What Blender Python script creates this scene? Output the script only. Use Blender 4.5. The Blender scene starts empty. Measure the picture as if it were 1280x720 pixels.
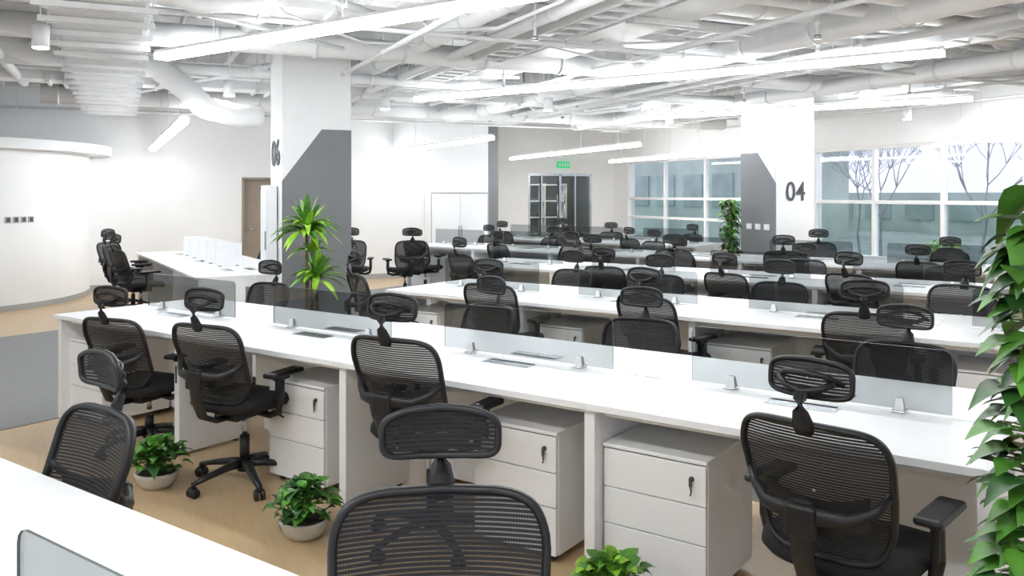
import bpy, bmesh, math, random
from mathutils import Vector, Matrix
random.seed(7)
sc = bpy.context.scene
ANG = math.radians(-29.5)      # building grid is turned against the desk rows
def PQ(p, q): 
    c, s = math.cos(ANG), math.sin(ANG)
    return (c*p - s*q, s*p + c*q)

# ------------------------------------------------------------------ materials
def mat(name, col, rough=.5, metal=0., emit=None, estr=0., noise=None, bump=0., spec=.5):
    m = bpy.data.materials.new(name); m.use_nodes = True
    nt = m.node_tree; b = nt.nodes['Principled BSDF']
    b.inputs['Base Color'].default_value = (*col, 1)
    b.inputs['Roughness'].default_value = rough
    b.inputs['Metallic'].default_value = metal
    b.inputs['Specular IOR Level'].default_value = spec
    if emit:
        b.inputs['Emission Color'].default_value = (*emit, 1)
        b.inputs['Emission Strength'].default_value = estr
    if noise:
        sc_, amt = noise
        tc = nt.nodes.new('ShaderNodeTexCoord'); n = nt.nodes.new('ShaderNodeTexNoise')
        n.inputs['Scale'].default_value = sc_; n.inputs['Detail'].default_value = 3
        nt.links.new(tc.outputs['Object'], n.inputs['Vector'])
        r = nt.nodes.new('ShaderNodeValToRGB')
        r.color_ramp.elements[0].position = .3; r.color_ramp.elements[1].position = .7
        r.color_ramp.elements[0].color = (*[max(0, c*(1-amt)) for c in col], 1)
        r.color_ramp.elements[1].color = (*[min(1, c*(1+amt)) for c in col], 1)
        nt.links.new(n.outputs['Fac'], r.inputs['Fac'])
        nt.links.new(r.outputs['Color'], b.inputs['Base Color'])
        if bump:
            bp = nt.nodes.new('ShaderNodeBump'); bp.inputs['Strength'].default_value = bump
            nt.links.new(n.outputs['Fac'], bp.inputs['Height']); nt.links.new(bp.outputs['Normal'], b.inputs['Normal'])
    return m

M_wall = mat('wall_paint', (.90,.905,.91), .7, noise=(3,.012))
M_ceil = mat('ceiling_paint', (.42,.43,.44), .8, noise=(2,.08))
M_duct = mat('duct_paint', (.88,.885,.89), .5, noise=(5,.03))
M_pipe = mat('pipe_paint', (.80,.81,.82), .45, noise=(5,.05))
M_ddark = mat('duct_shadow_gap', (.25,.25,.26), .6, noise=(5,.05))
M_desk = mat('desk_laminate', (.88,.89,.90), .32, noise=(8,.01))
M_ped = mat('pedestal_steel', (.88,.88,.88), .4, noise=(8,.01))
M_gap = mat('gap_dark', (.06,.06,.06), .6, noise=(8,.05))
M_edge = mat('glass_edge', (.10,.12,.12), .3, noise=(8,.05))
M_metal = mat('chrome', (.55,.56,.58), .25, 1., noise=(20,.05))
M_plast = mat('black_plastic', (.010,.010,.012), .45, noise=(30,.15))
M_seat = mat('black_fabric', (.010,.010,.012), .9, noise=(150,.4), bump=.2)
M_grey = mat('column_grey', (.20,.205,.22), .6, noise=(3,.04))
M_ink = mat('sign_ink', (.08,.08,.09), .6, noise=(3,.04))
M_leaf = mat('leaf_green', (.085,.26,.03), .4, noise=(9,.5))
M_leafd = mat('leaf_dark', (.030,.11,.02), .4, noise=(9,.45))
M_leafb = mat('leaf_bright', (.27,.52,.04), .42, noise=(9,.35))
M_stem = mat('stem', (.16,.13,.06), .8, noise=(20,.3))
M_pot = mat('pot_ceramic', (.62,.60,.55), .3, noise=(10,.03))
M_soil = mat('soil', (.05,.035,.025), .95, noise=(60,.4))
M_door = mat('door_wood', (.30,.25,.20), .5, noise=(4,.08))
M_frame = mat('window_frame_paint', (.84,.85,.86), .45, noise=(5,.02))
M_base = mat('baseboard_grey', (.42,.42,.42), .5, noise=(5,.04))
M_emit = mat('led_diffuser', (1,1,1), .5, emit=(.95,.98,1), estr=31)
M_upfill = mat('added_upfill', (1,1,1), .5, emit=(.95,.98,1), estr=3)  # added glow on the pendant tops, brightens the ceiling
M_can = mat('led_spot', (1,1,1), .5, emit=(1,.96,.88), estr=40)
M_exit = mat('exit_green', (.02,.35,.12), .5, emit=(.05,.8,.3), estr=.5)
M_carpet = mat('carpet_grey', (.28,.28,.28), .9, noise=(40,.10), bump=.1)
M_bldg = mat('facade_green', (.54,.61,.57), .7, noise=(.4,.2))
M_bldw = mat('facade_window', (.40,.49,.47), .4, noise=(.8,.2))
M_bark = mat('bark', (.34,.34,.37), .9, noise=(5,.2))
M_ground = mat('ground_outside', (.38,.44,.41), .9, noise=(.5,.15))
M_slab = mat('white_screen', (.80,.81,.83), .4, noise=(5,.02))

# wood floor
def wood():
    m = bpy.data.materials.new('wood_floor'); m.use_nodes = True
    nt = m.node_tree; b = nt.nodes['Principled BSDF']; N = nt.nodes.new; L = nt.links.new
    tc = N('ShaderNodeTexCoord')
    br = N('ShaderNodeTexBrick'); br.inputs['Scale'].default_value = 1
    br.inputs['Brick Width'].default_value = 1.2; br.inputs['Row Height'].default_value = .16
    br.inputs['Mortar Size'].default_value = .0008
    br.inputs['Color1'].default_value = (.56,.40,.225,1); br.inputs['Color2'].default_value = (.58,.42,.24,1)
    br.inputs['Mortar'].default_value = (.49,.34,.19,1)
    L(tc.outputs['Object'], br.inputs['Vector'])
    mp2 = N('ShaderNodeMapping'); mp2.inputs['Scale'].default_value = (2,22,2)
    L(tc.outputs['Object'], mp2.inputs['Vector'])
    n = N('ShaderNodeTexNoise'); n.inputs['Scale'].default_value = 2; n.inputs['Detail'].default_value = 5
    L(mp2.outputs['Vector'], n.inputs['Vector'])
    mx = N('ShaderNodeMixRGB'); mx.blend_type = 'OVERLAY'; mx.inputs['Fac'].default_value = .18
    L(br.outputs['Color'], mx.inputs['Color1']); L(n.outputs['Fac'], mx.inputs['Color2'])
    L(mx.outputs['Color'], b.inputs['Base Color'])
    b.inputs['Roughness'].default_value = .33
    return m
M_wood = wood()

def glass(name, tint, gl=.08, rough=.02):
    m = bpy.data.materials.new(name); m.use_nodes = True
    nt = m.node_tree; nt.nodes.clear(); N = nt.nodes.new; L = nt.links.new
    o = N('ShaderNodeOutputMaterial'); t = N('ShaderNodeBsdfTransparent'); g = N('ShaderNodeBsdfGlossy')
    t.inputs['Color'].default_value = (*tint, 1); g.inputs['Roughness'].default_value = rough
    lw = N('ShaderNodeLayerWeight'); lw.inputs['Blend'].default_value = .25
    mm = N('ShaderNodeMath'); mm.operation = 'MULTIPLY_ADD'; mm.inputs[1].default_value = .30; mm.inputs[2].default_value = gl*.4
    L(lw.outputs['Fresnel'], mm.inputs[0])
    mx = N('ShaderNodeMixShader'); L(mm.outputs[0], mx.inputs['Fac'])
    L(t.outputs[0], mx.inputs[1]); L(g.outputs[0], mx.inputs[2]); L(mx.outputs[0], o.inputs['Surface'])
    return m
M_glass = glass('smoked_glass', (.71,.73,.735))
M_win = glass('window_glass', (.93,.95,.97), .05)
M_winlow = glass('window_glass_tinted', (.68,.77,.75), .10)

def fabric():
    m = bpy.data.materials.new('chair_mesh_fabric'); m.use_nodes = True
    nt = m.node_tree; nt.nodes.clear(); N = nt.nodes.new; L = nt.links.new
    o = N('ShaderNodeOutputMaterial'); t = N('ShaderNodeBsdfTransparent'); b = N('ShaderNodeBsdfPrincipled')
    b.inputs['Base Color'].default_value = (.013,.013,.015,1); b.inputs['Roughness'].default_value = .6
    tc = N('ShaderNodeTexCoord'); s = N('ShaderNodeSeparateXYZ'); L(tc.outputs['Object'], s.inputs[0])
    def wave(out, k):
        a = N('ShaderNodeMath'); a.operation = 'MULTIPLY'; a.inputs[1].default_value = k; L(out, a.inputs[0])
        c = N('ShaderNodeMath'); c.operation = 'SINE'; L(a.outputs[0], c.inputs[0])
        d = N('ShaderNodeMath'); d.operation = 'MULTIPLY_ADD'; d.inputs[1].default_value = .5; d.inputs[2].default_value = .5
        L(c.outputs[0], d.inputs[0]); return d.outputs[0]
    wz = wave(s.outputs['Z'], 2*math.pi/.0098); wx = wave(s.outputs['X'], 2*math.pi/.006)
    r = N('ShaderNodeMapRange'); r.inputs['From Min'].default_value = .12; r.inputs['From Max'].default_value = .42
    r.inputs['To Min'].default_value = .52; r.inputs['To Max'].default_value = .99
    L(wz, r.inputs['Value'])
    r2 = N('ShaderNodeMath'); r2.operation = 'MULTIPLY_ADD'; r2.inputs[1].default_value = .2
    L(wx, r2.inputs[0]); L(r.outputs[0], r2.inputs[2]); r2.use_clamp = True
    mx = N('ShaderNodeMixShader'); L(r2.outputs[0], mx.inputs['Fac'])
    L(t.outputs[0], mx.inputs[1]); L(b.outputs[0], mx.inputs[2]); L(mx.outputs[0], o.inputs['Surface'])
    return m
M_fab = fabric()

# ------------------------------------------------------------------ mesh builder
class MB:
    def __init__(s): s.v=[]; s.f=[]; s.mi=[]; s.sm=[]; s.mats=[]
    def m(s, mt):
        if mt not in s.mats: s.mats.append(mt)
        return s.mats.index(mt)
    def raw(s, vs, fs, mt, smooth=False, M=None):
        o=len(s.v); i=s.m(mt)
        for v in vs:
            v=Vector(v); s.v.append(tuple(M@v) if M else tuple(v))
        for f in fs: s.f.append([o+k for k in f]); s.mi.append(i); s.sm.append(smooth)
    def box(s, c, d, mt, rot=None, bev=0, M=None, seg=2):
        T = Matrix.Translation(c)
        if rot is not None: T = T @ rot
        if M: T = M @ T
        if bev>0:
            bm=bmesh.new(); bmesh.ops.create_cube(bm,size=1)
            for v in bm.verts: v.co = Vector((v.co.x*d[0],v.co.y*d[1],v.co.z*d[2]))
            bmesh.ops.bevel(bm,geom=bm.edges[:],offset=bev,segments=seg,affect='EDGES',profile=.5)
            bm.verts.index_update()
            s.raw([v.co.copy() for v in bm.verts],[[v.index for v in f.verts] for f in bm.faces],mt,False,T); bm.free()
        else:
            x,y,z=[k/2 for k in d]
            vs=[(-x,-y,-z),(x,-y,-z),(x,y,-z),(-x,y,-z),(-x,-y,z),(x,-y,z),(x,y,z),(-x,y,z)]
            s.raw(vs,[(0,3,2,1),(4,5,6,7),(0,1,5,4),(1,2,6,5),(2,3,7,6),(3,0,4,7)],mt,False,T)
    def b2(s, x0,x1,y0,y1,z0,z1,mt,bev=0,M=None):
        s.box(((x0+x1)/2,(y0+y1)/2,(z0+z1)/2),(abs(x1-x0),abs(y1-y0),abs(z1-z0)),mt,bev=bev,M=M)
    def tube(s, pts, r, mt, closed=False, n=8, ref=(0,0,1), cap=True, smooth=True, ry=None, M=None):
        pts=[Vector(p) for p in pts]; N=len(pts); ref=Vector(ref); vs=[]; fs=[]
        for i,p in enumerate(pts):
            if closed: t=pts[(i+1)%N]-pts[i-1]
            else: t=pts[min(i+1,N-1)]-pts[max(i-1,0)]
            t.normalize(); a=t.cross(ref)
            if a.length<1e-3: a=t.cross(Vector((1,0,0)))
            a.normalize(); b=a.cross(t)
            ra=r[i] if isinstance(r,(list,tuple)) else r
            rb=ra if ry is None else (ry[i] if isinstance(ry,(list,tuple)) else ry)
            for k in range(n):
                w=2*math.pi*(k+.5)/n; vs.append(p+a*math.cos(w)*ra+b*math.sin(w)*rb)
        for i in range(N if closed else N-1):
            j=(i+1)%N
            for k in range(n):
                l=(k+1)%n; fs.append((i*n+k,i*n+l,j*n+l,j*n+k))
        if cap and not closed:
            fs.append(tuple(range(n-1,-1,-1))); fs.append(tuple((N-1)*n+k for k in range(n)))
        s.raw(vs,fs,mt,smooth,M)
    def cyl(s,p0,p1,r,mt,r1=None,n=16,M=None):
        s.tube([p0,p1],[r,r1 if r1 is not None else r],mt,n=n,M=M)
    def grid(s,fn,nu,nv,mt,smooth=True,M=None,closeu=False):
        vs=[fn(i/(nu if closeu else nu-1),j/(nv-1)) for j in range(nv) for i in range(nu)]
        fs=[]
        for j in range(nv-1):
            for i in range(nu if closeu else nu-1):
                k=(i+1)%nu; fs.append((j*nu+i,j*nu+k,(j+1)*nu+k,(j+1)*nu+i))
        s.raw(vs,fs,mt,smooth,M)
    def mesh(s,name):
        me=bpy.data.meshes.new(name); me.from_pydata(s.v,[],s.f)
        for mt in s.mats: me.materials.append(mt)
        me.polygons.foreach_set('material_index',s.mi); me.polygons.foreach_set('use_smooth',s.sm)
        me.update(); return me
    def obj(s,name,loc=(0,0,0),rz=0):
        return place(s.mesh(name),name,loc,rz)
def place(me,name,loc=(0,0,0),rz=0,scale=None):
    o=bpy.data.objects.new(name,me); o.location=loc; o.rotation_euler=(0,0,rz)
    if scale: o.scale=(scale,)*3
    sc.collection.objects.link(o); return o
def recenter(o):
    me=o.data
    xs=[v.co for v in me.vertices]
    c=Vector(((min(v.x for v in xs)+max(v.x for v in xs))/2,(min(v.y for v in xs)+max(v.y for v in xs))/2,min(v.z for v in xs)))
    me.transform(Matrix.Translation(-c)); o.location=o.location+(Matrix.Rotation(o.rotation_euler.z,3,'Z')@c)
    return o
LIFT=.20
def bobj(mb,name):   # object on the building grid
    return recenter(mb.obj(name,(0,0,0),ANG))
def cobj(mb,name):   # ceiling service object
    o=bobj(mb,name); o.location.z+=LIFT; return o

# ------------------------------------------------------------------ chair
def sp(c,e): return math.copysign(abs(c)**e,c)
def chair_mesh(dz, ha=0.0):
    b=MB()
    for k in range(5):
        a=math.radians(90+72*k+20); d=Vector((math.cos(a),math.sin(a),0))
        pts=[d*.03+Vector((0,0,.115)),d*.10+Vector((0,0,.112)),d*.22+Vector((0,0,.09)),d*.31+Vector((0,0,.070))]
        b.tube(pts,[.030,.026,.020,.016],M_plast,n=8,ry=[.026,.020,.015,.012])
        e=d*.305; sd=Vector((-d.y,d.x,0))
        b.cyl(e+Vector((0,0,.075)),e+Vector((0,0,.045)),.012,M_plast,n=8)
        for q in (-1,1):
            c=e+sd*.017*q+Vector((0,0,.027))
            b.cyl(c-sd*.009,c+sd*.009,.027,M_plast,n=14)
        b.box(e+Vector((0,0,.050)),(.03,.04,.018),M_plast,rot=Matrix.Rotation(a,4,'Z'),bev=.005)
    b.cyl((0,0,.075),(0,0,.135),.040,M_plast,r1=.034,n=16)
    b.cyl((0,0,.13),(0,0,.27+dz),.027,M_plast,n=14)
    b.cyl((0,0,.25),(0,0,.40+dz),.016,M_metal,n=12)
    D=Matrix.Translation((0,0,dz))
    b.box((0,-.02,.405),(.17,.26,.055),M_plast,bev=.015,M=D)
    b.tube([(.08,.02,.40),(.20,.03,.40),(.245,.03,.385)],.006,M_plast,n=6,M=D)
    ne=40
    def seat(u,v):
        t=2*math.pi*u; prof=[(0,.435),(.75,.430),(.93,.437),(1,.458),(.985,.482),(.93,.497),(.75,.505),(.4,.500),(0,.496)]
        r,z=prof[round(v*8)]
        x=.25*r*sp(math.cos(t),.55); y=.245*r*sp(math.sin(t),.55)
        z2=z - (.03*max(0,(y-.12)/.12)**2) + .012*abs(x/.25)**2
        return Vector((x,y+.01,z2))
    b.grid(seat,ne,9,M_seat,closeu=True,M=D)
    # backrest
    def bk(u,v):
        hw=.180+.050*math.sin(min(1,v/.78)*math.pi/2) - (.008*max(0,(v-.8)/.2))
        y=-.235-.105*v+.035*math.exp(-((v-.28)/.2)**2)+.040*u*u
        return Vector((u*hw,y,.50+.415*v+.006*(1-u*u)*v))
    def outl(t,k=1.):
        u=k*sp(math.cos(t),.31); w=k*sp(math.sin(t),.31)
        return bk(u,.5+.5*w)
    b.grid(lambda u,v: outl(2*math.pi*u,.02+.98*v),52,9,M_fab,closeu=True,M=D)
    b.tube([outl(2*math.pi*i/60) for i in range(60)],.0105,M_plast,closed=True,n=8,ref=(0,1,0),ry=.015,M=D)
    # spine and bracket behind
    b.tube([(0,-.10,.395),(0,-.22,.40),(0,-.31,.44),(0,-.355,.53),(0,-.365,.63),(0,-.362,.70)],[.034,.034,.034,.036,.040,.034],M_plast,n=8,ry=.015,M=D)
    for q in (-1,1):
        b.tube([(0,-.368,.66),(q*.06,-.365,.665),(q*.13,-.335,.665),(q*.185,-.285,.69),(q*.222,-.245,.74)],[.03,.026,.020,.016,.013],M_plast,n=8,ry=.012,M=D,ref=(0,1,0))
    def lum(u,v):
        x=(u-.5)*.32; z=.60+.10*v-.03*(1-(2*u-1)**2)+.02
        return Vector((x,-.300+.09*(abs(x)/.19)**2*.6+.006,z))
    b.grid(lum,13,4,M_plast,M=D)
    b.box((0,-.372,.645),(.10,.03,.10),M_plast,bev=.012,M=D)
    # headrest yoke fixed to the top rail
    b.tube([(0,-.342,.895),(0,-.350,.915),(0,-.354,.93),(0,-.370,.965),(0,-.375,1.0),(0,-.358,1.035)],[.030,.036,.034,.024,.020,.022],M_plast,n=8,ry=.011,M=D)
    b.tube([(-.085,-.328,1.052),(-.05,-.350,1.032),(0,-.366,1.022),(.05,-.350,1.032),(.085,-.328,1.052)],.011,M_plast,n=6,M=D)
    T=D@Matrix.Translation((0,-.325,1.050))@Matrix.Rotation(math.radians(-5+ha),4,'X')
    def hr(u,w):
        x=.126*u; z=.055*w*(1-.10*abs(u))+.006*(1-u*u)
        return Vector((x,.024*u*u+.006*w*w,z))
    def ho(t,k=1.): return hr(k*sp(math.cos(t),.45),k*sp(math.sin(t),.45))
    b.grid(lambda u,v: ho(2*math.pi*u,.02+.98*v),36,7,M_fab,closeu=True,M=T)
    b.tube([ho(2*math.pi*i/44) for i in range(44)],.008,M_plast,closed=True,n=7,ref=(0,1,0),ry=.011,M=T)
    b.tube([T.inverted()@(D@Vector(p)) for p in ((-.105,-.312,1.045),(-.06,-.340,1.070),(0,-.350,1.076),(.06,-.340,1.070),(.105,-.312,1.045))],.009,M_plast,n=6,M=T)
    # arms
    for q in (-1,1):
        b.tube([(q*.10,-.03,.415),(q*.20,-.03,.405),(q*.262,-.03,.43),(q*.275,-.035,.50),(q*.275,-.035,.60)],[.016,.018,.022,.024,.022],M_plast,n=8,ry=[.010,.012,.014,.014,.013],ref=(0,1,0),M=D)
        b.box((q*.275,-.035,.56),(.03,.055,.12),M_plast,bev=.01,M=D)
        b.box((q*.272,.0,.637-dz*.6),(.085,.25,.028),M_plast,bev=.012,M=D)
        b.box((q*.274,-.02,.617-dz*.6),(.04,.10,.03),M_plast,bev=.008,M=D)
    return b.mesh('office_chair')
CH={'l':chair_mesh(-.06,6),'m':chair_mesh(0),'h':chair_mesh(.065,-4),'n':chair_mesh(.025,-2)}
def chair(x,y,rz,k='m'): place(CH[k],'office_chair',(x,y,0),math.radians(rz))

# ------------------------------------------------------------------ desk rows
L=1.453; DP=1.2; H=.75
def desk_row(x0,n,y0,chairs=True,rz=0,org=None):
    b=MB(); yc=DP/2
    for i in range(n):
        xa=i*L
        for (ya,yb) in ((0,yc-.012),(yc+.012,DP)):
            b.b2(xa+.0008,xa+L-.0008,ya,yb,H-.028,H,M_desk,bev=.0015)
        b.b2(xa+.03,xa+L-.03,yc-.012,yc+.012,H-.03,H-.004,M_ped)
        for s in (-1,1):
            cy=yc+s*.13; b.b2(xa+L/2-.14,xa+L/2+.14,cy-.045,cy+.045,H,H+.003,M_metal)
            b.b2(xa+L/2-.13,xa+L/2+.13,cy-s*.038-.006,cy-s*.038+.006,H+.003,H+.005,M_gap)
        for yy in (.12,yc-.08,yc+.08,DP-.12):
            b.b2(xa+.03,xa+L-.03,yy-.02,yy+.02,H-.068,H-.028,M_ped)
        b.b2(xa+.03,xa+L-.03,yc-.01,yc+.01,.28,H-.03,M_ped)
    for i in range(n+1):
        xa=min(max(i*L,.03),n*L-.03)
        b.b2(xa-.025,xa+.025,.03,yc-.10,.015,H-.028,M_ped,bev=.003)
        b.b2(xa-.025,xa+.025,yc+.10,DP-.03,.015,H-.028,M_ped,bev=.003)
        b.b2(xa-.02,xa+.02,yc-.12,yc+.12,H-.12,H-.028,M_ped)
        for yy in (.08,yc-.15,yc+.15,DP-.08): b.cyl((xa,yy,0),(xa,yy,.016),.016,M_gap,n=8)
    o=b.obj('office_bench_desk',(x0,y0,0) if org is None else org,rz)
    return o
def screen_mesh():
    b=MB(); w=1.05; h=.245
    def prof():
        r=.03; P=[(-w/2,0),(w/2,0)]
        for a in range(0,91,30): P.append((w/2-r+r*math.cos(math.radians(a)),h-r+r*math.sin(math.radians(a))))
        for a in range(90,181,30): P.append((-w/2+r+r*math.cos(math.radians(a)),h-r+r*math.sin(math.radians(a))))
        return P
    P=prof(); n=len(P); z0=.012
    vs=[(x,-.003,z+z0) for x,z in P]+[(x,.003,z+z0) for x,z in P]
    b.raw(vs,[tuple(range(n)),tuple(range(2*n-1,n-1,-1))],M_glass)
    b.raw(vs,[(i,i+n,(i+1)%n+n,(i+1)%n) for i in range(n)],M_edge)
    for x in (-.34,.34):
        b.box((x,0,.004),(.05,.07,.008),M_metal,bev=.002)
        for s in (-1,1):
            vs=[(x-.02,s*.005,0),(x+.02,s*.005,0),(x+.02,s*.022,0),(x-.02,s*.022,0),(x-.013,s*.005,.055),(x+.013,s*.005,.055),(x+.013,s*.012,.05),(x-.013,s*.012,.05)]
            b.raw(vs,[(0,3,2,1),(4,5,6,7),(0,1,5,4),(1,2,6,5),(2,3,7,6),(3,0,4,7)],M_slab)
    return b.mesh('desk_divider_screen')
SCR=screen_mesh()
def ped_mesh():
    b=MB(); w=.45; d=.50; h=.575
    b.b2(-w/2,w/2,.018,d,.04,h-.012,M_ped,bev=.002)
    b.b2(-w/2-.002,w/2+.002,-.004,d,h-.016,h,M_ped,bev=.004)
    b.b2(-w/2+.01,w/2-.01,.012,.02,.04,h-.02,M_gap)
    zs=[(.04,.245),(.249,.395),(.399,h-.022)]
    for a,c in zs: b.b2(-w/2+.003,w/2-.003,-.002,.016,a,c,M_ped,bev=.003)
    b.cyl((w/2-.06,-.002,.50),(w/2-.06,-.010,.50),.010,M_gap,n=12)
    b.box((w/2-.06,-.016,.488),(.014,.004,.03),M_gap,bev=.001)
    b.tube([(w/2-.06,-.018,.475),(w/2-.055,-.02,.455),(w/2-.06,-.018,.44)],.004,M_gap,n=6)
    for x in (-w/2+.05,w/2-.05):
        for y in (.06,d-.06):
            b.cyl((x-.01,y,.02),(x+.01,y,.02),.02,M_gap,n=10); b.box((x,y,.036),(.03,.03,.012),M_gap)
    return b.mesh('drawer_pedestal')
PED=ped_mesh()
def ped(x,yfront,flip=False): place(PED,'drawer_pedestal',(x,yfront,0),math.pi if flip else 0)
def screens(x0,n,yc,dx=0):
    for i in range(n): place(SCR,'desk_divider_screen',(x0+(i+.5)*L+dx,yc,H+.0005))

rows=[(-6.1,4,.05),(-6.1,4,2.957),(-5.28,4,5.45),(-6.6,4,7.95),(-9.7,6,10.45),(-9.9,3,12.95)]
for k,(x0,n,y0) in enumerate(rows):
    desk_row(x0,n,y0); screens(x0,n,y0+(.66 if k==0 else .6),-.05 if k==0 else 0)
for xc in (-5.84,-3.625,-2.165,-1.485): ped(xc,3.05)
for xc in (-5.75,-4.3,-2.9,-.6): ped(xc+.0,4.07,True)
for x0,n,y0 in rows[2:5]:
    for i in range(n):
        ped(x0+i*L+.31,y0+.09)
        ped(x0+(i+1)*L-.31,y0+DP-.09,True)

# chairs: row 1 near side
chair(-4.93,2.98,14,'l'); chair(-3.91,2.93,11,'m'); chair(-2.54,2.93,6,'h'); chair(-.69,2.86,-8,'m')
# foreground row far side
chair(-1.00,1.165,219,'n'); chair(-2.58,1.08,176,'m')
# row 1 far side
chair(-5.65,4.20,184,'l'); chair(-3.40,4.17,172,'l'); chair(-2.22,4.17,186,'l'); chair(-.85,4.20,176,'l')
# row 2
chair(-5.15,5.36,-25,'m'); chair(-3.87,5.38,5,'m'); chair(-2.50,5.38,-8,'m'); chair(-1.2,5.38,10,'m')
chair(-4.3,6.72,175,'l'); chair(-3.3,6.72,190,'l'); chair(-2.25,6.70,180,'l'); chair(-.95,6.70,170,'m')
def rowchairs(x0,n,y0,seed,skip=()):
    random.seed(seed)
    for i in range(n):
        for side in (0,1):
            x=x0+(i+.5)*L+random.uniform(-.25,.25)
            k=random.choice('llm'); r=random.uniform(-20,20); t=random.uniform(0,.12)
            if side==0: chair(x,y0-.06-t,r,k)
            elif i not in skip: chair(x,y0+DP+.06+t,180+r,k)
rowchairs(-6.6,4,7.95,3); rowchairs(-9.7,6,10.45,4,(3,)); rowchairs(-9.9,3,12.95,5)
chair(-8.6,9.3,60,'m'); chair(-9.3,8.9,40,'m')

# diagonal bench group at left
rzd=math.radians(157)
ux,uy=math.cos(rzd),math.sin(rzd)
OX,OY=-7.6+DP*uy,5.1-DP*ux
o=desk_row(0,3,0,rz=rzd,org=(OX,OY,0))
def dg(a,c): return (OX+a*ux-c*uy, OY+a*uy+c*ux)
for i in range(5):
    x,y=dg(1.2+i*.5,.6)
    b=MB(); b.box((0,0,.14),(.010,.30,.26),M_slab,bev=.003)
    b.box((0,.1,.008),(.03,.04,.016),M_metal,bev=.003); b.box((0,-.1,.008),(.03,.04,.016),M_metal,bev=.003)
    b.obj('desk_partition_panel',(x,y,H),rzd)
random.seed(21)
for a,r in ((2.5,15),(3.2,-30),(3.9,-45)):
    x,y=dg(a,DP+.18); chair(x,y,math.degrees(rzd)+180+r,'m')
for a in (.2,.8,2.0,3.6):
    x,y=dg(a,-.22); chair(x,y,math.degrees(rzd)+random.uniform(-20,20),'m')

# ------------------------------------------------------------------ room shell
CZ=3.75
b=MB(); b.b2(-23,8,-9,12,-.1,0,M_wood); fl=b.obj('floor',(0,0,0),ANG)
b=MB(); b.b2(-10.1,-6.12,-6,12.2,.0005,.005,M_carpet); recenter(b.obj('carpet_aisle'))
b=MB(); b.b2(-23,8,-9,12,CZ,CZ+.15,M_ceil); cl=b.obj('ceiling',(0,0,0),ANG)
b=MB(); b.b2(-15.7,-15.5,-8,1.95,0,CZ,M_wall); b.b2(-15.7,-15.5,2.85,6.7,0,CZ,M_wall); b.b2(-15.7,-15.5,1.95,2.85,1.9,CZ,M_wall)
b.b2(-18.5,-15.7,6.6,6.7,0,CZ,M_wall); bobj(b,'wall_left')
b=MB(); b.b2(-18.7,-18.5,6.7,9.06,0,CZ,M_wall); b.b2(-18.7,-18.5,10.86,11.5,0,CZ,M_wall); b.b2(-18.7,-18.5,9.06,10.86,2.12,CZ,M_wall); bobj(b,'wall_back')
b=MB(); b.b2(-15.7,6,-8.2,-8,0,CZ,M_wall); bobj(b,'wall_side')
b=MB()
b.b2(-18.7,7,11.5,11.7,0,.5,M_wall); b.b2(-18.7,7,11.5,11.7,2.42,CZ,M_wall)
for a,c in ((-18.7,-17.8),(-13.3,-11.6),(-2.4,-1.6),(6,7)): b.b2(a,c,11.5,11.7,.5,2.42,M_wall)
bobj(b,'wall_window')
wn=0
def window(a,c,n,hz):
    global wn; wn+=1; b=MB()
    for i in range(n+1):
        x=a+(c-a)*i/n; b.b2(x-.035,x+.035,11.53,11.62,.5,2.42,M_frame,bev=.005)
    for z in [.53]+hz+[2.39]: b.b2(a,c,11.535,11.615,z-.03,z+.03,M_frame,bev=.005)
    b.raw([(a,11.578,hz[-1]),(c,11.578,hz[-1]),(c,11.578,2.4),(a,11.578,2.4)],[(0,1,2,3)],M_win); b.raw([(a,11.578,.5),(c,11.578,.5),(c,11.578,hz[-1]),(a,11.578,hz[-1])],[(0,1,2,3)],M_winlow)
    b.b2(a-.05,c+.05,11.42,11.52,.47,.50,M_frame,bev=.005)
    bobj(b,'window_%d'%wn)
window(-17.8,-13.3,3,[1.05,1.5]); window(-11.6,-2.4,7,[1.47]); window(-1.6,6,6,[1.47])
b=MB(); b.b2(-15.5,-15.485,-1,6.6,0,.10,M_base); bobj(b,'baseboard_left')
b=MB(); b.b2(-17.7,6,11.485,11.5,0,.10,M_base); bobj(b,'baseboard_window')
b=MB(); b.b2(-15.62,-15.57,1.99,2.81,0,1.86,M_door,bev=.004)
for a,c in ((1.95,1.99),(2.81,2.85)): b.b2(-15.66,-15.49,a,c,0,1.9,M_door)
b.b2(-15.66,-15.49,1.95,2.85,1.86,1.9,M_door); b.cyl((-15.57,2.08,.98),(-15.52,2.08,.98),.012,M_metal); b.cyl((-15.52,2.08,.98),(-15.52,2.2,.98),.010,M_metal)
bobj(b,'door_1')
# glass double door with corridor behind
b=MB()
for a,c in ((9.06,9.12),(10.80,10.86),(9.93,9.99)): b.b2(-18.62,-18.5,a,c,0,2.12,M_metal)
for a in (9.45,10.4): b.b2(-18.60,-18.52,a-.02,a+.02,0,2.1,M_metal)
b.b2(-18.62,-18.5,9.06,10.86,2.06,2.12,M_metal); b.raw([(-18.57,9.1,.02),(-18.57,10.82,.02),(-18.57,10.82,2.08),(-18.57,9.1,2.08)],[(0,1,2,3)],M_winlow)
for y in (9.86,10.06): b.cyl((-18.46,y,.8),(-18.46,y,1.6),.018,M_metal); b.cyl((-18.56,y,.9),(-18.46,y,.9),.01,M_metal); b.cyl((-18.56,y,1.5),(-18.46,y,1.5),.01,M_metal)
bobj(b,'door_2')
b=MB(); b.b2(-21.2,-21.1,8,11.9,0,2.6,M_grey); b.b2(-21.2,-18.7,7.9,8,0,2.6,M_grey); b.b2(-21.2,-18.7,11.8,11.9,0,2.6,M_grey); b.b2(-21.2,-18.7,8,11.8,2.5,2.6,M_grey); bobj(b,'wall_corridor')
b=MB()
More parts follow.
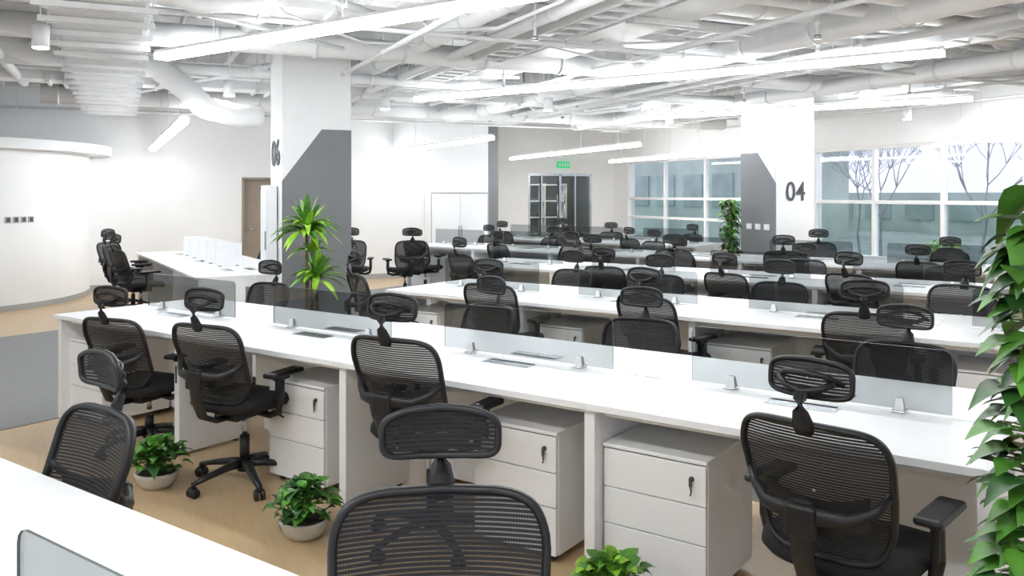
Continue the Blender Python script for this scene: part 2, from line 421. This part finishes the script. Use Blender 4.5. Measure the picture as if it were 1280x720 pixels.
for z in (.05,.5,.95,1.4,1.85): b.b2(-21.0,-20.6,9.3,11.3,z,z+.03,M_frame)
for y in (9.3,9.95,10.6,11.27): b.b2(-21.0,-20.6,y,y+.03,0,1.9,M_frame)
bobj(b,'shelf_unit')
b=MB(); b.b2(-19.9,-19.7,9.2,11,2.44,2.5,M_frame); b.b2(-19.88,-19.72,9.22,10.98,2.43,2.441,M_can); bobj(b,'corridor_fill_light')  # added fill lamp, lifts the dark corridor behind the glass door
b=MB(); b.b2(-18.49,-18.44,9.85,10.2,2.26,2.42,M_exit,bev=.004)
for k in range(4): b.b2(-18.44,-18.437,9.89+k*.075,9.93+k*.075,2.30,2.38,M_slab)
b.cyl((-18.465,10.02,2.42),(-18.465,10.02,CZ),.006,M_pipe,n=6)
bobj(b,'exit_sign')
b=MB(); b.b2(-15.48,-15.08,5.35,6.5,.04,1.63,M_ped,bev=.004)
b.b2(-15.085,-15.065,5.355,5.922,.06,1.61,M_wall,bev=.003); b.b2(-15.085,-15.065,5.928,6.495,.06,1.61,M_wall,bev=.003)
b.b2(-15.45,-15.1,5.37,6.48,0,.04,M_gap); b.b2(-15.066,-15.05,5.89,5.905,.8,1.0,M_metal); b.b2(-15.066,-15.05,5.945,5.96,.8,1.0,M_metal)
b.b2(-15.09,-15.08,5.34,6.51,0.03,1.64,M_base)
bobj(b,'storage_cabinet')
b=MB(); b.b2(-17.2,-16.8,7.15,7.5,0,CZ,M_grey); bobj(b,'pillar')
b=MB(); cx,cy=-15.3,-3.0; R=2.55
def ring(r,z0,z1,mt,n=72):
    vs=[];fs=[]
    for i in range(n):
        a=2*math.pi*i/n; vs+= [(cx+r*math.cos(a),cy+r*math.sin(a),z0),(cx+r*math.cos(a),cy+r*math.sin(a),z1)]
    for i in range(n):
        j=(i+1)%n; fs.append((2*i,2*j,2*j+1,2*i+1))
    b.raw(vs,fs,mt,True)
    b.raw([v for v in vs[1::2]],[tuple(range(n))],mt); b.raw([v for v in vs[0::2]],[tuple(range(n-1,-1,-1))],mt)
ring(R,.0,2.22,M_wall); ring(R+.015,0,.08,M_base); ring(R+.32,2.22,2.36,M_wall)
bobj(b,'wall_curved')
for k in range(4):
    a=math.radians(39+k*2.6)
    x,y=cx+(R+.006)*math.cos(a),cy+(R+.006)*math.sin(a)
    b=MB(); b.box((0,0,0),(.012,.085,.085),M_base,bev=.003); b.box((.007,0,0),(.004,.05,.06),M_gap,bev=.001)
    X,Y=PQ(x,y); b.obj('wall_switch',(X,Y,1.25),ANG+a)

# columns
W=.74
def column(p,q,grey_face,txt,name,ztop):
    b=MB(); b.b2(p-W,p,q,q+W,0,CZ,M_wall,bev=.01)
    t=.012
    if grey_face=='q':
        pts=[(q,0),(q+W,0),(q+W,ztop),(q+.42,ztop),(q,ztop-.56)]
        vs=[(p+t,a,z) for a,z in pts]+[(p-.01,a,z) for a,z in pts]
    else:
        pts=[(p-W,0),(p,0),(p,ztop-.45),(p-.38,ztop),(p-W,ztop)]
        vs=[(a,q-t,z) for a,z in pts]+[(a,q+.01,z) for a,z in pts]
    n=len(pts); b.raw(vs,[tuple(range(n)),tuple(range(2*n-1,n-1,-1))]+[(i,i+n,(i+1)%n+n,(i+1)%n) for i in range(n)],M_grey)
    b.b2(p-W-.015,p+.015,q-.015,q+W+.015,0,.09,M_base)
    o=bobj(b,name)
    cu=bpy.data.curves.new('number','FONT'); cu.body=txt; cu.size=.40; cu.extrude=.003; cu.offset=.002; cu.align_x='CENTER'; cu.align_y='CENTER'
    cu.materials.append(M_ink); tx=bpy.data.objects.new('column_number',cu); sc.collection.objects.link(tx)
    if grey_face=='q':
        X,Y=PQ(p-W/2+.02,q-.012); tx.rotation_euler=(math.radians(90),0,ANG); tx.location=(X,Y,2.04); tx.scale=(1.3,1,1)
    else:
        X,Y=PQ(p+.012,q+W/2); tx.rotation_euler=(math.radians(90),0,ANG+math.radians(90)); tx.location=(X,Y,1.63); tx.scale=(.95,1,1)
    bpy.context.view_layer.update()
    tx.parent=o; tx.matrix_parent_inverse=o.matrix_world.inverted()
    return o
column(-9.08,1.55,'q','06','column',2.30)
column(-9.41,8.60,'p','04','column',2.22)
for k in range(3):
    X,Y=PQ(-9.41-.55+k*.19,8.6-.016); b=MB(); b.box((0,0,0),(.11,.014,.085),M_slab,bev=.003); b.box((0,-.008,0),(.05,.004,.05),M_wall); b.obj('wall_switch',(X,Y,1.12),ANG)
b=MB(); b.b2(-9.8,-9.3,1.44,1.535,.5,1.70,M_frame,bev=.006); b.b2(-9.76,-9.34,1.43,1.445,.55,1.65,M_slab,bev=.003); b.b2(-9.38,-9.36,1.415,1.432,1.0,1.2,M_metal); bobj(b,'fire_hose_cabinet')

# ------------------------------------------------------------------ ceiling services (building grid)
def rect_duct(axis,c,a0,a1,w,h,z,seg=1.2):
    b=MB()
    def bx(s0,s1,ww,hh,mt):
        if axis=='q': b.b2(c-ww/2,c+ww/2,s0,s1,z-hh/2,z+hh/2,mt)
        else: b.b2(s0,s1,c-ww/2,c+ww/2,z-hh/2,z+hh/2,mt)
    bx(a0,a1,w,h,M_duct); s=a0
    while s<a1:
        bx(s,s+.035,w+.06,h+.06,M_pipe)
        for e in (-1,1):
            pos=(c+e*(w/2+.06),s+.2) if axis=='q' else (s+.2,c+e*(w/2+.06))
            b.cyl((*pos,z-h/2-.03),(*pos,3.55),.006,M_pipe,n=5)
        if axis=='q': b.b2(c-w/2-.08,c+w/2+.08,s+.18,s+.22,z-h/2-.05,z-h/2-.01,M_pipe)
        else: b.b2(s+.18,s+.22,c-w/2-.08,c+w/2+.08,z-h/2-.05,z-h/2-.01,M_pipe)
        s+=seg
    return cobj(b,'ceiling_air_duct')
def round_duct(axis,c,a0,a1,r,z,seg=.9,mt=None):
    b=MB(); mt=mt or M_duct
    P=lambda s:(c,s,z) if axis=='q' else (s,c,z)
    b.cyl(P(a0),P(a1),r,mt,n=20); s=a0+.2
    while s<a1:
        b.cyl(P(s),P(s+.03),r+.012,M_pipe,n=20)
        b.cyl((P(s)[0],P(s)[1],z+r),(P(s)[0],P(s)[1],3.55),.006,M_pipe,n=5); s+=seg
    return cobj(b,'ceiling_round_duct')
def pipe(pts,r,name='ceiling_pipe'):
    b=MB(); b.tube([(x,y,z) for x,y,z in pts],r,M_pipe,n=10)
    for i in range(len(pts)-1):
        A,B=Vector(pts[i]),Vector(pts[i+1]); d=(B-A).length; k=int(d/1.3)
        for j in range(k):
            c=A.lerp(B,(j+.5)/k); 
            t=(B-A).normalized()*.012; b.cyl(c-t,c+t,r+.008,M_duct,n=10)
            if c.z<3.5: b.cyl((c.x,c.y,c.z),(c.x,c.y,3.55),.005,M_pipe,n=5)
    return cobj(b,name)
def tray(axis,c,a0,a1,w,z):
    b=MB()
    for e in (-1,1):
        if axis=='q': b.b2(c+e*w/2-.01,c+e*w/2+.01,a0,a1,z,z+.08,M_duct)
        else: b.b2(a0,a1,c+e*w/2-.01,c+e*w/2+.01,z,z+.08,M_duct)
    s=a0; k=0
    while s<a1:
        if axis=='q': b.b2(c-w/2,c+w/2,s,s+.03,z,z+.02,M_pipe)
        else: b.b2(s,s+.03,c-w/2,c+w/2,z,z+.02,M_pipe)
        if k%5==0:
            for e in (-1,1):
                pos=(c+e*w/2,s) if axis=='q' else (s,c+e*w/2); b.cyl((*pos,z),(*pos,3.55),.006,M_pipe,n=5)
        s+=.25; k+=1
    return cobj(b,'cable_tray')
for p in (-3.0,-9.45,-15.2):
    b=MB(); b.b2(p-.22,p+.22,-8,11.5,3.22,3.55,M_pipe); cobj(b,'ceiling_beam')
for q in (-5.2,-1.6,1.97,5.4,8.97):
    b=MB(); b.b2(-15.5,6,q-.16,q+.16,3.3,3.55,M_pipe); cobj(b,'ceiling_beam')
rect_duct('q',-7.2,-8,11.3,.45,.24,3.05)
rect_duct('p',-.15,-14.8,-6.2,.62,.26,2.83,seg=.55)
rect_duct('p',4.2,-14.5,-2.2,.5,.26,3.02)
rect_duct('p',7.3,-13.5,-1.5,.45,.24,2.98)
rect_duct('q',-11.6,-2,11,.4,.22,2.88)
rect_duct('p',9.9,-16,-3,.5,.22,2.92)
round_duct('q',-8.25,-7.5,11,.11,2.85)
round_duct('q',-5.6,-7,10.5,.10,3.0)
round_duct('q',-13.3,-1,10.8,.13,2.80)
round_duct('p',2.75,-14.2,-3,.10,2.93)
round_duct('p',5.6,-14.8,-2.5,.13,2.86)
round_duct('p',8.3,-14.8,-1,.10,2.78)
round_duct('p',1.1,-8.6,-3.5,.09,2.98)
tray('q',-10.4,-6,11,.35,2.83); tray('p',3.5,-15,-3,.3,2.80); tray('p',6.6,-15,-2,.3,2.72); tray('q',-6.4,-4,11,.25,2.90)
random.seed(11)
for p in (-4.6,-5.0,-6.0,-6.75,-7.75,-8.8,-9.9,-10.9,-12.3,-12.8,-14.1,-14.6):
    z=random.uniform(2.70,3.15); q0=random.uniform(-7.5,-3); pipe([(p,q0,z),(p,random.uniform(9,11.3),z)],random.choice((.022,.03,.045,.06)))
for q in (-3,-1.1,.6,1.25,2.2,3.1,4.8,5.0,6.15,7.9,8.9,9.4,10.5,11.0):
    z=random.uniform(2.70,3.2); pipe([(random.uniform(-15,-12),q,z),(random.uniform(-4,-1),q,z)],random.choice((.018,.025,.035,.05)))
for k in range(14):
    p=random.uniform(-13,-5); q=random.uniform(0,9); a=random.choice((.5,.9,1.1,2.2,2.6))+random.uniform(-.15,.15); d=random.uniform(1.5,3.0); z=random.uniform(2.72,3.1)
    pipe([(p-math.cos(a)*d,q-math.sin(a)*d,z+.05),(p+math.cos(a)*d,min(11.2,q+math.sin(a)*d),z)],random.choice((.014,.018,.028)))
for k in range(22):
    p=random.uniform(-13,-4); q=random.uniform(0,8.6); z=random.uniform(2.8,3.1); d=random.uniform(1.2,2.4); a=random.uniform(0,6.28)
    m=(p+math.cos(a)*d/2,q+math.sin(a)*d/2,z-.10); b=MB()
    P=[(p,q,3.5),(p+.02,q,z+.1),(p+math.cos(a)*.15,q+math.sin(a)*.15,z),m,(p+math.cos(a)*d,q+math.sin(a)*d,z),(p+math.cos(a)*(d+.15),q+math.sin(a)*(d+.15),z+.12),(p+math.cos(a)*(d+.16),q+math.sin(a)*(d+.16),3.5)]
    b.tube(P,random.choice((.012,.016,.03)),M_pipe,n=8); cobj(b,'flexible_conduit')
b=MB(); P=[]
K=[(-9.85,-1.6,3.3),(-9.85,-1.3,3.0),(-9.85,-.8,2.86),(-9.85,-.1,2.84),(-9.85,.35,2.78),(-9.85,.62,2.58),(-9.85,.85,2.36),(-9.85,1.2,2.28),(-9.95,1.5,2.30)]
for i in range(len(K)-1):
    for j in range(5): P.append(Vector(K[i]).lerp(Vector(K[i+1]),j/5))
b.tube(P,[.125+.007*(i%2) for i in range(len(P))],M_duct,n=16); cobj(b,'flexible_air_duct')
b=MB(); P=[(-6.6,-.2,3.4),(-6.55,-.15,3.1),(-6.5,.1,2.86),(-6.5,.5,2.78),(-6.6,.95,2.84),(-6.8,1.3,3.0),(-6.9,1.4,3.3)]
b.tube(P,.06,M_duct,n=12); cobj(b,'flexible_air_duct')
for (p,q) in [(-6,3),(-6,6),(-8.8,4),(-8.8,7.5),(-12,3),(-12,6.5),(-7.3,8.8),(-10.2,10),(-5,5)]:
    b=MB(); b.cyl((p,q,3.5),(p,q,2.66),.013,M_pipe,n=8); b.cyl((p,q,2.66),(p,q,2.63),.03,M_metal,n=10); b.cyl((p,q,2.74),(p,q,2.78),.022,M_pipe,n=8); cobj(b,'sprinkler')
for (p,q,z) in [(-8.3,9.2,3.0),(-6.5,7.9,3.1),(-9.6,6.6,3.0)]:
    b=MB(); b.b2(p-.3,p+.3,q-.3,q+.3,z,z+.25,M_duct)
    for k in range(6): b.b2(p-.25,p+.25,q-.25+k*.09,q-.22+k*.09,z-.01,z,M_ddark)
    b.cyl((p,q,z+.2),(p,q,3.55),.12,M_duct); cobj(b,'air_diffuser')

# ------------------------------------------------------------------ linear lights
def linear(x0,y0,x1,y1,z,w=.11,n=1,rods=4):
    d=math.hypot(x1-x0,y1-y0); a=math.atan2(y1-y0,x1-x0); b=MB()
    b.b2(0,d,-w/2,w/2,.05,.078,M_frame,bev=.004); b.b2(.0,d,-w/2,w/2,.0,.050,M_emit)
    b.b2(.03,d-.03,-w/2+.015,w/2-.015,.077,.081,M_upfill)  # added fill strip facing up, lights ducts and slab
    for i in range(1,n): b.b2(d*i/n-.006,d*i/n+.006,-w/2-.002,w/2+.002,-.001,.082,M_frame)
    for i in range(rods):
        x=d*(i+.5)/rods; b.cyl((x,0,.07),(x,0,CZ-z),.004,M_pipe,n=5)
    b.obj('linear_pendant_light',(x0,y0,z),a)
linear(-6.9,4.28,-.7,4.28,2.8,.13,3); linear(-7.28,8.1,-1.18,8.1,2.8,.12,3); linear(-6.02,12.2,-1.45,12.2,2.8,.12,2)
linear(-7.2,9.6,-11.7,12.0,2.38,.08); linear(-6.24,12.3,-11,15.4,2.38,.08); linear(-5.86,14.6,-9.3,16.9,2.32,.08)
linear(-2.68,16.2,-1.26,12.5,2.38,.09); linear(-12.9,7.85,-7.6,4.97,2.32,.09)
linear(-6.0,.5,.2,.5,2.8,.13,3); linear(-4.5,-3.3,1.7,-3.3,2.8,.13,3); linear(1.2,4.28,5,4.28,2.8,.13,2); linear(.8,8.1,4.5,8.1,2.8,.12,2)
linear(-12.6,1.6,-9.4,-.2,2.95,.12,2)
for (p,q,z) in [(-7.32,-.55,2.72),(-9.8,1.1,2.70),(-10.87,3.2,2.74),(-10.1,5.25,2.74),(-11.1,7.95,2.74),(-9,10.8,2.74),(-5.2,8.9,2.74)]:
    b=MB(); b.cyl((p,q,z),(p,q,z+.17),.062,M_frame,n=20); b.cyl((p,q,z-.008),(p,q,z+.001),.056,M_can,n=20); b.cyl((p,q,z+.17),(p,q,CZ),.006,M_pipe,n=6); bobj(b,'ceiling_spot_light')

# ------------------------------------------------------------------ plants
def leaf(b,base,d,L_,w,mt,droop=.4,fold=.15):
    d=Vector(d).normalized(); side=d.cross(Vector((0,0,1)))
    if side.length<.05: side=Vector((1,0,0))
    side.normalize(); up=side.cross(d)
    prof=[(-.08,.0),(-.10,.45),(.02,.86),(.2,1.),(.42,.86),(.68,.5),(.88,.2),(1.0,.02)]
    vs=[];fs=[]
    for t,k in prof:
        c=Vector(base)+d*L_*t+Vector((0,0,-droop*L_*max(0,t)**2))
        if k==0 : c=Vector(base)
        vs+=[c-side*w/2*k+up*fold*w*k, c, c+side*w/2*k+up*fold*w*k]
    for i in range(len(prof)-1):
        o=i*3; fs+=[(o,o+1,o+4,o+3),(o+1,o+2,o+5,o+4)]
    b.raw(vs,fs,mt,True)
def pothos_mesh(seed,mt1,mt2,R=.15,n=130):
    random.seed(seed); b=MB()
    prof=[(0,.0),(.075,.0),(.10,.03),(.115,.07),(.118,.085),(.108,.087),(.10,.07),(0,.068)]
    b.grid(lambda u,v:Vector((prof[round(v*7)][0]*math.cos(6.2832*u),prof[round(v*7)][0]*math.sin(6.2832*u),prof[round(v*7)][1])),24,8,M_pot,closeu=True)
    b.cyl((0,0,.069),(0,0,.075),.10,M_soil,n=18)
    for i in range(n):
        a=random.uniform(0,6.283); e=random.uniform(-.1,1.45)
        r=R*random.uniform(.55,1.05); c=Vector((math.cos(a)*math.cos(e)*r,math.sin(a)*math.cos(e)*r,.13+math.sin(e)*r*.85))
        if i%2==0: b.tube([(c.x*.15,c.y*.15,.07),(c.x*.5,c.y*.5,(c.z+.1)*.6),c],.0022,mt1,n=4)
        dd=Vector((c.x,c.y,random.uniform(-.02,.10)+.03)); 
        leaf(b,c,dd+Vector((random.uniform(-.05,.05),random.uniform(-.05,.05),0)),random.uniform(.05,.072),random.uniform(.05,.068),random.choice((mt1,mt1,mt2)),random.uniform(.2,.8))
    return b.mesh('potted_pothos')
PO=[pothos_mesh(1,M_leaf,M_leafd),pothos_mesh(2,M_leaf,M_leafd),pothos_mesh(3,M_leaf,M_leafb)]
place(PO[0],'potted_pothos',(-4.26,2.62,0)); place(PO[1],'potted_pothos',(-3.08,2.64,0),1.); place(PO[2],'potted_pothos',(-1.50,2.74,0),2.)
def pole_plant(x,y,H_,R,seed,mts,n,ls,name,taper=False):
    random.seed(seed); b=MB()
    b.cyl((0,0,0),(0,0,.24),.13,M_pot,r1=.165,n=28); b.cyl((0,0,.225),(0,0,.245),.15,M_soil,n=20)
    b.cyl((0,0,.2),(0,0,H_-.05),.03,M_stem,n=10)
    for i in range(n):
        z=.30+(H_-.30)*(i+random.random())/n; a=random.uniform(0,6.283); rr=R*random.uniform(.35,.95)*(1.15-.35*(z/H_))
        c=Vector((math.cos(a)*rr,math.sin(a)*rr,z))
        b.tube([(math.cos(a)*.02,math.sin(a)*.02,z-.08),(c.x*.5,c.y*.5,z+.0),c],.003,mts[0],n=4)
        s=ls*random.uniform(.7,1.2); leaf(b,c,(math.cos(a)+random.uniform(-.6,.6),math.sin(a)+random.uniform(-.6,.6),random.uniform(-.5,.2)),s,s*1.05,random.choice(mts),random.uniform(.2,.7),.1)
    if taper: # a few big leaves at the crown
        for k in range(7):
            a=k*.9+3.4; leaf(b,(math.cos(a)*.05,math.sin(a)*.05,H_-.06+.02*k),(math.cos(a),math.sin(a),-.5),.125,.13,mts[0],.8)
    return b.obj(name,(x,y,0))
pole_plant(-.115,2.43,1.55,.15,5,[M_leaf,M_leafd,M_leafd,M_leaf],400,.080,'climbing_pothos',True)
X,Y=PQ(-9.95,8.22); pole_plant(X,Y,1.52,.15,6,[M_leafd,M_leafd,M_leaf],260,.09,'climbing_pothos')
def dracaena(x,y):
    random.seed(9); b=MB(); b.cyl((0,0,0),(0,0,.3),.13,M_pot,r1=.16,n=28); b.cyl((0,0,.28),(0,0,.305),.145,M_soil,n=20)
    for (sx,sy,h,n,LL) in ((-.03,.0,1.26,64,.42),(.09,.02,.80,56,.36),(-.02,.06,1.05,16,.28)):
        b.tube([(sx*.5,sy*.5,.25),(sx,sy,h*.6),(sx,sy,h)],[.022,.02,.016],M_stem,n=8)
        for i in range(n):
            a=i*2.4+random.uniform(-.2,.2); e=random.uniform(.1,1.35); l=LL*random.uniform(.75,1.05); w=.064
            d=Vector((math.cos(a)*math.cos(e),math.sin(a)*math.cos(e),math.sin(e))); side=d.cross(Vector((0,0,1))).normalized()
            base=Vector((sx,sy,h-.04+.06*random.random())); vs=[];fs=[]
            for j in range(8):
                t=j/7; c=base+d*l*t+Vector((0,0,-.55*l*t**2.2*math.cos(e))); ww=w*(math.sin(math.pi*min(1,.12+t*.88))**.7)*.5
                vs+=[c-side*ww+Vector((0,0,ww*.4)),c,c+side*ww+Vector((0,0,ww*.4))]
            for j in range(7):
                o=j*3; fs+=[(o,o+1,o+4,o+3),(o+1,o+2,o+5,o+4)]
            b.raw(vs,fs,random.choice((M_leafb,M_leafb,M_leaf)),True)
    b.obj('potted_dracaena',(x,y,0))
dracaena(-6.32,5.48)
X,Y=PQ(-8.2,10.6); pole_plant(X,Y,.95,.25,12,[M_leafb,M_leaf],110,.12,'potted_plant')
X,Y=PQ(-7.0,10.9); pole_plant(X,Y,1.5,.3,13,[M_leafd,M_leaf],140,.12,'potted_plant')

# ------------------------------------------------------------------ outside
b=MB(); b.b2(-60,60,12.2,80,-.6,-.5,M_ground); b.obj('ground_outside',(0,0,0),ANG)
b=MB(); b.b2(-60,-30,26,32,-.5,5.0,M_bldg)
for i in range(12): b.b2(-58+i*2.3,-57+i*2.3+.5,25.9,26,1,2.6,M_bldw)
bobj(b,'building_outside')
b=MB(); b.b2(-40,20,40,44,-.5,1.7,M_bldg)
for i in range(20): b.b2(-39+i*2.8,-37.2+i*2.8,39.9,40,.2,1.2,M_bldw)
bobj(b,'building_outside')
def tree(p,q,seed):
    random.seed(seed); b=MB()
    def br(pt,d,l,r,k):
        e=pt+d*l; m=pt+d*l*.5+Vector((random.uniform(-.05,.05),random.uniform(-.05,.05),0))*l
        b.tube([pt,m,e],[r,r*.8,r*.6],M_bark,n=4,cap=False)
        if k==0: return
        for _ in range(3):
            nd=(d+Vector((random.uniform(-.8,.8),random.uniform(-.8,.8),random.uniform(-.1,.5)))).normalized(); br(e,nd,l*.72,r*.58,k-1)
    br(Vector((p,q,-.5)),Vector((0,0,1)),1.4,.055,5); return bobj(b,'bare_tree')
for i,(p,q) in enumerate([(-18,20.5),(-15,21),(-22,24),(-12.5,20.5)]): tree(p,q,30+i)

# ------------------------------------------------------------------ world + camera
w=bpy.data.worlds.new('world'); sc.world=w; w.use_nodes=True
bg=w.node_tree.nodes['Background']; bg.inputs['Color'].default_value=(.82,.86,1,1); bg.inputs['Strength'].default_value=1.3
cam=bpy.data.cameras.new('camera'); co=bpy.data.objects.new('camera',cam); sc.collection.objects.link(co)
co.location=(0,0,1.6); co.rotation_euler=(math.radians(90),0,math.radians(35.5))
cam.sensor_width=36; cam.lens=36*1050/1280; cam.shift_y=-117/1280; cam.clip_start=.05
sc.camera=co
sc.view_settings.view_transform='Standard'
